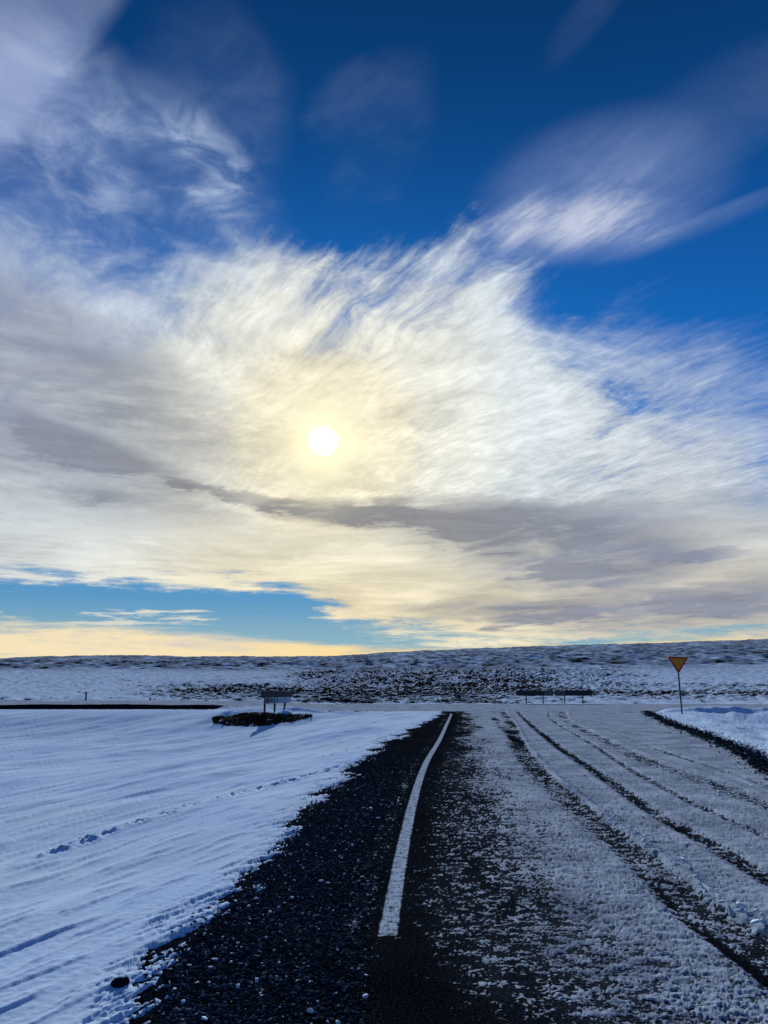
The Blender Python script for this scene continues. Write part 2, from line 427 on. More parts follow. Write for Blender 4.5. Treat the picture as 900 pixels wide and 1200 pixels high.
def ground_height(X, Y, D, A):
    ins, cross = inside_road(X, Y)
    off = -ins
    a = X*math.sin(WA) + Y*math.cos(WA)
    c = X*math.cos(WA) - Y*math.sin(WA)
    bL = along(LEFT_EDGE, Y) - X
    bR = X - along(RIGHT_EDGE, Y)
    left = np.where(Y < 60, S(0.0, 0.6, bL), 0)
    right = np.where(Y < 60, S(0.0, 0.6, bR), 0)
    # left field falls away from the road, then climbs to the bank of the crossing road
    zl = -0.95*S(0.3, 10, bL)*(1-S(31, 45, Y)) + 0.03*S(38, 46, Y)
    zr = -0.42*S(0.3, 5, bR)*(1-S(35, 39.5, Y)) + 0.26*S(39.2, 40.1, Y+0.5*perlin(X/3, Y*0, 5))*(1-S(40.6, 44.5, Y))*S(13.2, 15.0, X)*(0.85+0.5*perlin(X/4, Y/6, 9))
    z = zl*left + zr*right
    z = np.where(ins > 0, 0.0, z)
    sh = 1.0*S(-8.8, -10.4, X)                                  # the bank stays bare on the left
    kc = S(-1.0+sh, 0.0+sh, cross)
    z = z*(1-kc) + cross_top(X)*kc - 0.05*S(-2.5, -0.6, cross)*sh*(1-kc)
    # beyond the crossing road
    fz = far_height(D, A)
    k = S(55.5, 63, Y)
    z = z*(1-k) + fz*k
    # wind-worked snow: long low waves, drift tongues, small sharp steps
    open_ = S(0.1, 1.5, off)*np.where(Y < 57, 1-S(39.5, 44, Y), 1)
    nearfade = 1-S(25, 90, D)
    z = z + open_*(0.24*fbm(a/11, c/3.2, 3, 0.5, 3) + 0.065*fbm(a/4.0, c/0.9, 3, 0.5, 11)*(1-S(60, 160, D)))*(1-0.6*S(60, 120, D))
    ns = fbm(a/0.75, c/0.14, 2, 0.4, 21)
    z = z + nearfade*S(0.0, 0.4, off)*(0.009*S(0.12, 0.34, ns) + 0.006*ns)
    nb = perlin(a/1.1, c/0.15, 33) + 0.15*perlin(a/0.5, c/0.10, 34)
    z = z + nearfade*S(0.15, 0.8, off)*0.010*S(0.50, 0.74, nb)
    z = z + (1-S(8, 30, D))*S(0, 0.3, off)*0.0035*fbm(X/0.06, Y/0.06, 2, 0.5, 41)
    # snow margin: tongues of snow reaching over the gravel
    tong = 0.36*fbm(a/0.60, c/0.075, 4, 0.65, 51) + 0.09*fbm(X/0.05, Y/0.05, 3, 0.6, 55) + 0.22*fbm(a/1.8, c/0.5, 2, 0.5, 57)
    tong = tong*np.clip(1 + D/25, 1, 2.2)
    edge = off + tong + 0.07
    lip = -0.035 + 0.062*S(-0.16, 0.42, edge)
    main_only = np.where(Y < 57, 1, 0)
    w = (1-S(0.5, 1.4, off))*main_only*(1-sh*S(-3, -1, cross))
    z = z + lip*w + 0.035*(1-w)*main_only*S(57, 50, Y)
    z = np.where((ins > 0.7) & (Y < 57), np.minimum(z, cross_top(X)*S(-1, 0, cross) - 0.08), z)
    # bank of snow and turf that carries the slanted direction sign
    mx, my = (X+6.0)/2.25, (Y-40.6)/3.4
    m = np.exp(-(mx*mx+my*my)**1.3)*(1+0.35*fbm(X/1.6, Y/1.6, 2, 0.5, 63))
    z = z + m*(0.34 + 0.10*fbm(X/0.7, Y/0.7, 3, 0.5, 61))
    # prints of an animal trail and a few older scuffs
    for pts, step, dep in ([(-3.15, 7.87), (-2.84, 9.13), (-2.38, 10.37), (-1.64, 12.01), (-0.41, 15.66)], 0.24, 0.046), ([(-1.31, 16.53), (-0.51, 19.33), (0.7, 26.24)], 0.26, 0.030),:
        px = np.array(pts); seg = np.hypot(*np.diff(px, axis=0).T); cum = np.concatenate([[0], np.cumsum(seg)])
        rg = np.random.default_rng(int(step*100)+len(pts))
        box = (X > px[:, 0].min()-0.6) & (X < px[:, 0].max()+0.6) & (Y > px[:, 1].min()-0.6) & (Y < px[:, 1].max()+0.6)
        ix = np.nonzero(box)
        bx, by = X[ix], Y[ix]; add = np.zeros_like(bx)
        t = 0.0; side = 1
        while t < cum[-1]:
            cx = np.interp(t, cum, px[:, 0]) + side*0.05 + rg.normal(0, 0.02); cy = np.interp(t, cum, px[:, 1]) + rg.normal(0, 0.03)
            u = ((bx-cx)*math.cos(WA)-(by-cy)*math.sin(WA))/0.05; v = ((bx-cx)*math.sin(WA)+(by-cy)*math.cos(WA))/0.115
            q = u*u+v*v
            add += -dep*np.exp(-q*q) + dep*0.35*np.exp(-((np.sqrt(q)-1.5)/0.4)**2)
            t += step*rg.uniform(0.8, 1.25); side = -side
        z[ix] += add
    return z, off, m


def ground_object():
    az = azimuths(); rs = radii(True)
    X, Y, D, A = grid(rs, az)
    z, off, m = ground_height(X, Y, D, A)
    deg = np.degrees(A)
    # hummocks and bare turf beyond the crossing road
    field = S(57.5, 61, Y)*(1-S(230, 330, D))
    sc = np.clip(D/95, 0.8, 2.2)
    hx, hy = X/1.5, Y/2.3
    hum = fbm(hx + 0.25*hy, hy, 3, 0.55, 71)
    hum_n = fbm(hx + 0.25*(hy+0.22), hy+0.22, 3, 0.55, 71)
    slope = hum_n - hum
    zone = S(-9, -3, deg)*(1-S(9, 19, deg))
    zone = np.maximum(zone, 0.95*S(-19, -13, deg)*(1-S(110, 190, D))*S(70, 88, D))
    patch = fbm(X/14, Y/26, 3, 0.55, 81)
    zone = np.maximum(zone, 0.7*S(8, 14, deg)*(1-S(15, 21, deg))*S(120, 160, D))
    zone = zone*(0.50+0.5*S(60, 105, D))
    zone = zone*(1 - 0.6*S(0.14, 0.17, X/np.maximum(Y, 1))*S(0.30, 0.26, X/np.maximum(Y, 1))*S(105, 75, Y))
    zone = np.clip(zone*(1.0 + 0.9*patch) + 0.35*S(0.1, 0.5, patch) - 0.25*S(190, 290, D)*S(-0.2, 0.25, patch+0.1) - 0.25*S(12, 20, deg), 0, 1.2)
    z = z + field*(0.16 + 0.62*np.clip(zone, 0, 1))*hum*np.clip(D/110, 0.7, 1.6)*S(57, 60, Y)
    bare = field*S(0.0, 0.26, slope*1.5 + 0.22*hum + zone*0.60 - 0.45)
    # thin dark streaks on the far slope
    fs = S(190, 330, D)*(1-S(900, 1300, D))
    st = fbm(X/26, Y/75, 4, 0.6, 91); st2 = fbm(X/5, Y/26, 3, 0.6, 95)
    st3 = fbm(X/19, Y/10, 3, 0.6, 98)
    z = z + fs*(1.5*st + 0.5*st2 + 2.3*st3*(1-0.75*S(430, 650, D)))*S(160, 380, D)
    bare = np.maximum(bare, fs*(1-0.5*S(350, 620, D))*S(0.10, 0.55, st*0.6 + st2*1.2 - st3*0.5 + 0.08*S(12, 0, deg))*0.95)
    # bare near side of the sign bank, and turf showing at the foot of the crossing road
    nz = fbm(X/0.35, Y/0.6, 3, 0.6, 101)
    bank = S(0.08, 0.30, m)*S(40.3, 39.0, Y + 0.6*nz)*S(-0.40, 0.0, nz+0.10)
    bare = np.maximum(bare, bank)
    foot = np.exp(-((Y-44.6)/0.55)**2)*S(-13.5, -11.5, X)*S(-7.5, -9.5, X)
    bare = np.maximum(bare, foot*S(-0.1, 0.3, nz+0.1))
    z = z + 0.10*bank*nz
    k = (bare > 0.75) & (D < 190) & (D > 20) & (np.abs(deg) < 30)
    spots = np.stack([X[k], Y[k], z[k]], -1)
    thin = fs*S(-0.35, 0.35, st*0.5 + st2*0.7 + 0.1)*0.85 + field*(0.30 + 0.35*np.clip(zone, 0, 1))*S(-0.3, 0.4, hum + slope)  # first term darkens the far slope as painted shade, second is heath between hummocks
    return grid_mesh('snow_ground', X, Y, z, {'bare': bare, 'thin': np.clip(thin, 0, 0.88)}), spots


# ---------------------------------------------------------------- the road: asphalt under broken, rutted snow
def road_object():
    az = azimuths(); rs = radii(False)
    rs = np.append(rs, [66, 72, 80, 95, 120, 170, 260, 420])
    X, Y, D, A = grid(rs, az)
    ins, cross = inside_road(X, Y)
    lat = X - along(EDGE_LINE, Y)
    big = fbm(X/0.8, Y/2.6, 3, 0.55, 111)
    mid = fbm(X/0.28, Y/0.42, 2, 0.5, 113)
    C = 0.08 + 0.14*S(0.06, 0.40, lat + 0.1*big) + 0.52*S(0.25, 1.55, lat + 0.25*big) + 0.24*S(1.3, 2.2, lat)
    C = C + 0.10*S(14, 36, Y)*S(0.35, 1.3, lat) - 0.10*S(7, 16, Y)*S(1.3, 2.2, lat)
    C = C + 0.14*np.exp(-((lat+0.20)/0.09)**2)*S(4, 6, Y)
    C = C + (0.22*big + 0.16*mid)*S(0.05, 0.8, lat)
    # dark area where the line begins
    C = C - 0.20*S(5.4, 3.4, Y)*S(1.0, 0.3, lat)
    C = C + 0.03*S(0, -0.4, lat)
    H = np.zeros_like(X)
    wob = 0.022*fbm(X/0.5, Y/1.4, 2, 0.5, 121)
    brk = fbm(X/0.4, Y/1.3, 2, 0.5, 123)

    def rut(sp, half, dc, sink, rim=0.0, rimside=0, lo=-99, hi=48, soft=0.5):
        nonlocal C, H
        dx = X - along(sp, Y) + wob
        w = np.exp(-np.abs(dx/half)**3)*S(lo-0.5, lo+0.5, Y)*(1-S(hi-6, hi, Y))
        C = C - dc*w*(1 + soft*brk)
        H = H - sink*w
        if rim:
            for s_ in (-1, 1):
                if rimside in (0, s_):
                    H = H + rim*np.exp(-((dx-s_*half*1.45)/(half*0.45))**2)*(1+0.8*brk)*(1-S(hi-6, hi, Y))
                    C = C + 0.25*np.exp(-((dx-s_*half*1.45)/(half*0.5))**2)*(1-S(hi-6, hi, Y))
    rut(TRACK_A, 0.23, 0.50, 0.016, soft=0.45)
    rut(TRACK_A2, 0.05, 0.42, 0.012, lo=2.5, hi=10, soft=1.0)
    rut(TRACK_B, 0.12, 0.60, 0.016, 0.010, 0, soft=0.2)
    rut(TRACK_C, 0.08, 0.46, 0.012, 0.006, 0, soft=0.4)
    rut(TRACK_D, 0.20, 0.34, 0.008, 0.022, 1, soft=0.4)
    rut(TRACK_E, 0.10, 0.26, 0.006, 0.012, 0, soft=0.5)
    rut(TRACK_F, 0.16, 0.38, 0.006, lo=20, soft=1.2)
    ra = np.exp(-((X-along(RIDGE_A, Y)+wob)/0.05)**2)*(1-S(42, 48, Y))
    C = C + 0.65*ra
    H = H + ra*(0.034 + 0.030*brk)
    # gravel verge at the right edge
    verge = np.exp(-((ins-0.42)/0.24)**2)*S(3.5, 6.5, lat)*S(8, 11, Y)*(1-S(41, 44, Y))
    vn = fbm(X/0.35, Y/0.5, 3, 0.6, 131)
    C = C - 1.2*verge*S(-0.45, 0.0, vn+0.1)
    H = H + verge*(0.07 + 0.07*vn)
    # crossing road: packed snow, dark bare bank on its near left side
    onc = S(-0.2, 0.8, cross)
    C = C*(1-onc) + onc*(0.93 + 0.25*fbm(X/5, Y/0.6, 2, 0.5, 141))
    bankL = S(-8.0, -12.0, X + 2.0*fbm(X/1.5, Y/0.5, 2, 0.5, 143))*S(0.28, -0.12, cross + 0.12*fbm(X/2.5, Y/1.0, 2, 0.5, 145))*S(-1.2, -0.9, cross)
    C = np.where(bankL > 0, C - 1.6*bankL, C)
    # the flakes themselves
    fd = S(9, 30, D)
    n = (0.66*fbm(X/0.030, Y/0.024, 3, 0.70, 151) + 0.40*fbm(X/0.13, Y/0.09, 2, 0.5, 157))*(1-0.5*fd) + 0.3*fd*fbm(X/0.5, Y/1.2, 2, 0.5, 159)
    u = 0.5 + 0.5*np.tanh(n/0.235*0.9)
    s = u - (1-np.clip(C, -0.2, 1.15))
    lump = fbm(X/0.13, Y/0.10, 3, 0.55, 161)
    thick = 0.0045 + 0.006*np.clip(C, 0, 1)
    z = H + thick*S(-0.02, 0.42, s) + S(0, 0.3, s)*np.clip(C, 0, 1)*0.011*lump*(1-0.6*fd)
    z = z + (1-S(6, 16, D))*0.0030*fbm(X/0.022, Y/0.022, 2, 0.6, 171)
    gr = S(0.0, -0.12, lat)                                     # loose shoulder left of the line
    z = z + gr*(1-S(8, 22, D))*(0.006*fbm(X/0.05, Y/0.05, 2, 0.6, 175)) + gr*0.012*fbm(X/0.5, Y/0.9, 2, 0.5, 177)
    z = z + cross_top(X)*S(-0.9, 0.1, cross) - 0.30*S(-0.25, -0.9, ins)
    snow = np.clip(0.5 + s*2.0, 0, 1)
    frost = np.clip(C, 0, 1)
    paint = np.where((Y > 4.0) & (Y < 40.5), 0.055 - np.abs(lat), -1.0)
    paint = np.minimum(paint, (Y - (5.14 + 0.02*mid))*0.6)
    paint = np.minimum(paint, (39.6 - Y)*0.3)
    return grid_mesh('road', X, Y, z, {'snow': snow, 'paint': paint, 'frost': frost}, keep=ins > -0.8)


# ---------------------------------------------------------------- materials
def new_mat(name):
    m = bpy.data.materials.new(name)
    m.use_nodes = True
    N = Nodes(m.node_tree)
    p = N.new('ShaderNodeBsdfPrincipled'); o = N.new('ShaderNodeOutputMaterial')
    N.l.new(p.outputs[0], o.inputs[0])
    return m, N, p


def attr(N, name):
    a = N.new('ShaderNodeAttribute', attribute_name=name)
    return Val(N.t, a.outputs['Fac'])


def bump(N, p, h, strength, dist):
    b = N.new('ShaderNodeBump')
    b.inputs['Strength'].default_value = strength; b.inputs['Distance'].default_value = dist
    N.put(b.inputs['Height'], h)
    N.l.new(b.outputs[0], p.inputs['Normal'])


SNOW = (0.49, 0.68, 0.95)


def snow_material():
    m, N, p = new_mat('wind_packed_snow')
    g = N.new('ShaderNodeNewGeometry'); pos = Val(N.t, g.outputs['Position'])
    bare = attr(N, 'bare')
    n1 = N.noise(pos, 3.2, 5, 0.65); n2 = N.noise(pos, 26.0, 3, 0.6); n3 = N.noise(pos, 0.35, 4, 0.6)
    f = N.sstep(bare + (n1-0.5)*0.75, 0.42, 0.58)
    sc = N.mix(N.sstep(n3, 0.35, 0.65), SNOW, (0.57, 0.74, 0.95))
    tc = N.mix(n1, (0.012, 0.014, 0.015), (0.045, 0.040, 0.030))
    sc = N.mix(attr(N, 'thin')*N.sstep(n1, 0.3, 0.7, 0.6, 1.3), sc, (0.045, 0.060, 0.085))   # far slope's shade painted into the snow colour, plus heath showing among the hummocks
    N.put(p.inputs['Base Color'], N.mix(f, sc, tc))
    N.put(p.inputs['Roughness'], N.sstep(f, 0, 1, 0.62, 0.95))
    p.inputs['Specular IOR Level'].default_value = 0.0
    bump(N, p, n2*0.4 + n1*0.6, 0.35, 0.02)
    return m


def road_material():
    m, N, p = new_mat('asphalt_under_broken_snow')
    g = N.new('ShaderNodeNewGeometry'); pos = Val(N.t, g.outputs['Position'])
    snow, paint, frost = attr(N, 'snow'), attr(N, 'paint'), attr(N, 'frost')
    n1 = N.noise(pos, 55, 4, 0.65); n2 = N.noise(pos, 170, 3, 0.6); n3 = N.noise(pos, 1.3, 4, 0.6); n4 = N.noise(pos, 14, 4, 0.65)
    f = N.sstep(snow + (n1-0.5)*0.7, 0.42, 0.72)
    n5 = N.noise(pos, 95, 2, 0.5)
    agg = N.mix(N.sstep(n2*0.4 + n5*0.6, 0.50, 0.66), (0.003, 0.004, 0.006), (0.034, 0.048, 0.072))
    agg = N.mul(agg, N.rgb(N.sstep(n3, 0.3, 0.7, 0.6, 1.1)))
    agg = N.mix(N.sstep(n1*0.6 + n2*0.4 + frost*0.25, 0.50, 0.72)*frost*0.55, agg, (0.12, 0.165, 0.22))
    wear = N.sstep(n1*0.6 + n4*0.4, 0.36, 0.50)
    pf = N.sstep(paint + (n4-0.5)*0.035 + (n1-0.5)*0.035, -0.006, 0.008)*N.sstep(n1*0.6 + n4*0.4, 0.42, 0.51)*N.sstep(wear, 0, 1, 0.5, 1)
    c = N.mix(pf, agg, (0.42, 0.54, 0.70))
    dirty = N.sstep(n4*0.5+n3*0.5, 0.38, 0.62)
    sc = N.mix(dirty, (0.18, 0.24, 0.32), (0.40, 0.50, 0.63))
    c = N.mix(f*(1.0-pf*0.7), c, sc)
    N.put(p.inputs['Base Color'], c)
    N.put(p.inputs['Roughness'], N.sstep(f, 0, 1, 0.88, 0.6))
    p.inputs['Specular IOR Level'].default_value = 0.0
    bump(N, p, n2*0.5 + n1, 0.55, 0.008)
    return m


ground, turf_spots = ground_object()
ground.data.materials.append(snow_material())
ground['kind'] = 'structure'
road = road_object()
road.data.materials.append(road_material())
road['kind'] = 'structure'


# ---------------------------------------------------------------- scattered small stuff, each kind one mesh
def raw_mesh(name, verts, faces_n, faces, mat, attrs=None):
    me = bpy.data.meshes.new(name)
    me.vertices.add(len(verts)); me.vertices.foreach_set('co', verts.astype(np.float32).ravel())
    me.loops.add(faces.size); me.loops.foreach_set('vertex_index', faces.astype(np.int32).ravel())
    me.polygons.add(len(faces)); me.polygons.foreach_set('loop_start', np.arange(0, faces.size, faces_n, dtype=np.int32))
    for n, v in (attrs or {}).items():
        me.attributes.new(n, 'FLOAT', 'POINT').data.foreach_set('value', v.astype(np.float32).ravel())
    me.update(calc_edges=True); me.validate()
    me.materials.append(mat)
    o = bpy.data.objects.new(name, me)
    COL.objects.link(o)
    return o


PHI = (1+5**0.5)/2
ICO_V = np.array([(-1, PHI, 0), (1, PHI, 0), (-1, -PHI, 0), (1, -PHI, 0), (0, -1, PHI), (0, 1, PHI), (0, -1, -PHI), (0, 1, -PHI), (PHI, 0, -1), (PHI, 0, 1), (-PHI, 0, -1), (-PHI, 0, 1)])/math.hypot(1, PHI)
ICO_F = np.array([(0, 11, 5), (0, 5, 1), (0, 1, 7), (0, 7, 10), (0, 10, 11), (1, 5, 9), (5, 11, 4), (11, 10, 2), (10, 7, 6), (7, 1, 8), (3, 9, 4), (3, 4, 2), (3, 2, 6), (3, 6, 8), (3, 8, 9), (4, 9, 5), (2, 4, 11), (6, 2, 10), (8, 6, 7), (9, 8, 1)])


def pebbles(name, P, size, mat, rg, flat=0.65):
    n = len(P)
    v = ICO_V[None]*(1+rg.uniform(-0.32, 0.32, (n, 12, 1)))
    v = v*np.stack([rg.uniform(0.7, 1.35, n), rg.uniform(0.7, 1.35, n), rg.uniform(flat-0.2, flat+0.2, n)], -1)[:, None]
    th = rg.uniform(0, 6.283, n); c, s = np.cos(th)[:, None], np.sin(th)[:, None]
    tilt = rg.normal(0, 0.35, n); ct, st = np.cos(tilt)[:, None], np.sin(tilt)[:, None]
    x, y, z = v[..., 0], v[..., 1], v[..., 2]
    y, z = y*ct - z*st, y*st + z*ct
    x, y = x*c - y*s, x*s + y*c
    V = np.stack([x, y, z], -1)*size[:, None, None] + P[:, None]
    F = (ICO_F[None] + (np.arange(n)*12)[:, None, None])
    tone = np.repeat(rg.uniform(0, 1, n), 12)
    return raw_mesh(name, V.reshape(-1, 3), 3, F.reshape(-1, 3), mat, {'tone': tone})


def gravel_material():
    m, N, p = new_mat('dark_basalt_gravel')
    g = N.new('ShaderNodeNewGeometry'); pos = Val(N.t, g.outputs['Position'])
    t = attr(N, 'tone'); n = N.noise(pos, 160, 3, 0.6)
    c = N.ramp(t, [(0, (0.006, 0.011, 0.020)), (0.6, (0.026, 0.044, 0.074)), (0.93, (0.065, 0.098, 0.14)), (1.0, (0.09, 0.11, 0.14))])
    N.put(p.inputs['Base Color'], N.mul(c, N.rgb(N.sstep(n, 0.3, 0.7, 0.6, 1.2))))
    p.inputs['Roughness'].default_value = 0.75
    p.inputs['Specular IOR Level'].default_value = 0.0
    return m


def scatter_gravel():
    rg = np.random.default_rng(12)
    n = 46000
    y = 2.2*(18/2.2)**(rg.uniform(0, 1, n)**1.25)
    xl, xr = along(LEFT_EDGE, y), along(EDGE_LINE, y)
    f = rg.uniform(-0.18, 1.0, n)
    x = xl + f*(xr-0.10-xl)
    keep = rg.uniform(0, 1, n) < np.where(f < 0, 0.50*(1+f/0.18)**1.8, 1-0.55*S(0.5, 1.0, f))
    x, y = x[keep], y[keep]
    size = np.clip(np.exp(rg.normal(math.log(0.0060), 0.48, len(x))), 0.003, 0.022)
    z = rg.uniform(0.000, 0.006, len(x)) + 0.012*fbm(x/0.5, y/0.9, 2, 0.5, 177)
    gz = ground_height(x[None].copy(), y[None].copy(), np.hypot(x, y)[None], np.arctan2(x, y)[None])[0][0]
    z = np.maximum(z, gz - 0.001)
    o = pebbles('gravel', np.stack([x, y, z], -1), size, gravel_material(), rg)
    o['kind'] = 'stuff'
    # the stony verge along the right edge
    n = 3400
    y = rg.uniform(9, 41, n)
    x = along(RIGHT_EDGE, y) - 0.42 + rg.normal(0, 0.17, n)
    size = np.clip(np.exp(rg.normal(math.log(0.020), 0.45, n)), 0.008, 0.06)
    z = 0.03 + rg.uniform(-0.05, 0.06, n)
    o = pebbles('verge_rubble', np.stack([x, y, z], -1), size, gravel_material(), rg)
    o['kind'] = 'stuff'


def scatter_clods():
    m, N, p = new_mat('snow_crumbs')
    p.inputs['Base Color'].default_value = (0.50, 0.62, 0.78, 1)
    p.inputs['Roughness'].default_value = 0.7; p.inputs['Specular IOR Level'].default_value = 0.0
    rg = np.random.default_rng(5)
    # crumbs blown over the gravel and thrown up beside the ruts
    n = 950
    y = 2.4*(14/2.4)**rg.uniform(0, 1, n)
    xl, xr = along(LEFT_EDGE, y), along(EDGE_LINE, y)
    x = xl + rg.beta(1.1, 1.4, n)*(xr-xl)
    size = np.clip(np.exp(rg.normal(math.log(0.0052), 0.6, n)), 0.003, 0.020)
    P = [np.stack([x, y, np.full(n, 0.010)], -1)]; Sz = [size]
    for sp, sd_, k in ((RIDGE_A, 0.05, 520), (TRACK_B, 0.16, 240), (TRACK_D, 0.2, 240)):
        y = 2.6*(36/2.6)**rg.uniform(0, 1, k)
        x = along(sp, y) + rg.normal(0, sd_, k)
        P.append(np.stack([x, y, np.full(k, 0.018 if sp is not RIDGE_A else 0.045)], -1)); Sz.append(np.clip(np.exp(rg.normal(math.log(0.012), 0.5, k)), 0.005, 0.035))
    P = np.concatenate(P); Sz = np.concatenate(Sz)
    o = pebbles('snow_crumbs', P, Sz, m, rg, 0.38)
    o['kind'] = 'stuff'


def scatter_turf():
    m, N, p = new_mat('winter_turf_grass')
    t = attr(N, 'tone')
    N.put(p.inputs['Base Color'], N.mix(t, (0.010, 0.011, 0.008), (0.060, 0.045, 0.022)))
    p.inputs['Roughness'].default_value = 0.9; p.inputs['Specular IOR Level'].default_value = 0.0
    rg = np.random.default_rng(3)
    D = np.hypot(turf_spots[:, 0], turf_spots[:, 1])
    w = np.where(D < 55, 0.25, 1.0); w = w/w.sum()
    pick = turf_spots[rg.choice(len(turf_spots), 8000, replace=False, p=w)]
    nb = 6; n = len(pick)
    base = pick[:, None] + np.concatenate([rg.normal(0, 0.10, (n, nb, 2)), np.full((n, nb, 1), -0.04)], -1)
    h = rg.uniform(0.10, 0.26, (n, nb))*np.where(np.hypot(pick[:, 0], pick[:, 1]) < 55, 0.6, 1.0)[:, None]; wd = rg.uniform(0.02, 0.06, (n, nb))
    th = rg.uniform(0, 6.283, (n, nb)); lean = rg.normal(0, 0.07, (n, nb, 2)) + np.array([0.05, -0.03])
    dx = np.stack([np.cos(th), np.sin(th), 0*th], -1)*wd[..., None]
    tip = base + np.concatenate([lean, (h+0.04)[..., None]], -1)
    V = np.stack([base-dx, base+dx, tip], 2).reshape(-1, 3)
    F = np.arange(len(V)).reshape(-1, 3)
    o = raw_mesh('turf_grass', V, 3, F, m, {'tone': np.repeat(rg.uniform(0, 1, n), nb*3)})
    o['kind'] = 'stuff'


scatter_gravel(); scatter_clods(); scatter_turf()


# ---------------------------------------------------------------- things
import bmesh
from mathutils import Vector, Matrix


def ground_z(x, y):
    X = np.array([[float(x)]]); Y = np.array([[float(y)]])
    return float(ground_height(X, Y, np.hypot(X, Y), np.arctan2(X, Y))[0][0, 0])


def thing(name, loc, label, cat, rz=0.0, group=None):
    o = bpy.data.objects.new(name, None); COL.objects.link(o)
    o.empty_display_size = 0.2
    o.location = loc; o.rotation_euler = (0, 0, rz)
    o['label'] = label; o['category'] = cat
    if group: o['group'] = group
    return o


def part(name, bm, m, parent=None, bevel=0.0):
    if bevel: bmesh.ops.bevel(bm, geom=list(bm.edges), offset=bevel, segments=2, affect='EDGES', profile=0.6)
    bmesh.ops.recalc_face_normals(bm, faces=list(bm.faces))
    me = bpy.data.meshes.new(name); bm.to_mesh(me); bm.free()
    me.materials.append(m)
    o = bpy.data.objects.new(name, me); COL.objects.link(o)
    if parent: o.parent = parent
    return o


def box(bm, lo, hi, mat=None):
    r = bmesh.ops.create_cube(bm, size=1)
    M = Matrix.Translation([(a+b)/2 for a, b in zip(lo, hi)]) @ Matrix.Diagonal([b-a for a, b in zip(lo, hi)] + [1])
    bmesh.ops.transform(bm, matrix=(mat or Matrix.Identity(4)) @ M, verts=r['verts'])
    return bm


def tube(bm, a, b, r0, r1=None, seg=14):
    a, b = Vector(a), Vector(b)
    r = bmesh.ops.create_cone(bm, cap_ends=True, segments=seg, radius1=r0, radius2=r0 if r1 is None else r1, depth=(b-a).length)
    q = Vector((0, 0, 1)).rotation_difference((b-a).normalized()).to_matrix().to_4x4()
    bmesh.ops.transform(bm, matrix=Matrix.Translation((a+b)/2) @ q, verts=r['verts'])
    return bm


def prism(bm, outline, y0, y1):
    """outline of (x, z) points given depth from y0 to y1"""
    a = [bm.verts.new((x, y0, z)) for x, z in outline]; b = [bm.verts.new((x, y1, z)) for x, z in outline]
    bm.faces.new(a); bm.faces.new(b[::-1])
    for i in range(len(a)):
        j = (i+1) % len(a)
        bm.faces.new((a[j], a[i], b[i], b[j]))
    return bm


def ring(bm, outer, inner, y0, y1):
    n = len(outer)
    vs_ = [[bm.verts.new((x, y, z)) for x, z in o] for o in (outer, inner) for y in (y0, y1)]
    of, ob, if_, ib = vs_
    for i in range(n):
        j = (i+1) % n
        bm.faces.new((of[i], of[j], if_[j], if_[i])); bm.faces.new((ob[j], ob[i], ib[i], ib[j]))
        bm.faces.new((of[j], of[i], ob[i], ob[j])); bm.faces.new((if_[i], if_[j], ib[j], ib[i]))
    return bm


def plain(name, col, rough=0.6, spec=0.2, var=0.25, scale=9, metal=0.0):
    m, N, p = new_mat(name)
    tc = N.new('ShaderNodeTexCoord')
    n = N.noise(Val(N.t, tc.outputs['Object']), scale, 5, 0.65)
    N.put(p.inputs['Base Color'], N.mul(col, N.rgb(N.sstep(n, 0.3, 0.7, 1-var, 1+var*0.4))))
    p.inputs['Roughness'].default_value = rough
    p.inputs['Specular IOR Level'].default_value = spec
    p.inputs['Metallic'].default_value = metal
    return m


M_STEEL = plain('weathered_galvanised_steel', (0.030, 0.033, 0.040), 0.6, 0.2)
M_RED = plain('faded_red_sign_film', (0.30, 0.035, 0.018), 0.55, 0.2)
M_AMBER = plain('amber_yellow_sign_film', (0.46, 0.17, 0.012), 0.55, 0.2, 0.06)
M_NAVY = plain('dark_sign_back', (0.020, 0.026, 0.038), 0.6, 0.15)
M_PALE = plain('dull_blue_sign_film', (0.24, 0.36, 0.50), 0.6, 0.2)
M_FAINT = plain('pale_border_film', (0.20, 0.24, 0.28), 0.6, 0.2)
M_DARKTEXT = plain('dark_film', (0.02, 0.03, 0.05), 0.6, 0.2)
M_MAROON = plain('maroon_film', (0.16, 0.035, 0.045), 0.6, 0.2)
M_WOOD = plain('dark_weathered_post', (0.030, 0.027, 0.026), 0.8, 0.1)
M_FACE = plain('dark_sign_face', (0.012, 0.028, 0.034), 0.6, 0.2)


def rounded_tri(half, top, bottom, r, cut=0.0, n=6):
    """corner-rounded triangle, point down; bottom corner blunt"""
    pts = [Vector((-half, top)), Vector((half, top)), Vector((0, bottom))]
    out = []
    for i in range(3):
        p, a, b = pts[i], pts[i-1], pts[(i+1) % 3]
        da, db = (a-p).normalized(), (b-p).normalized()
        ang = da.angle(db)/2
        L = r/math.tan(ang)
        c = p + (da+db).normalized()*(r/math.sin(ang))
        v0, v1 = p+da*L-c, p+db*L-c
        t = v0.angle_signed(v1)
        for k in range(n+1):
            q = v0.copy(); q.rotate(Matrix.Rotation(-t*k/n, 2))
            out.append((c.x+q.x, c.y+q.y))
    return out


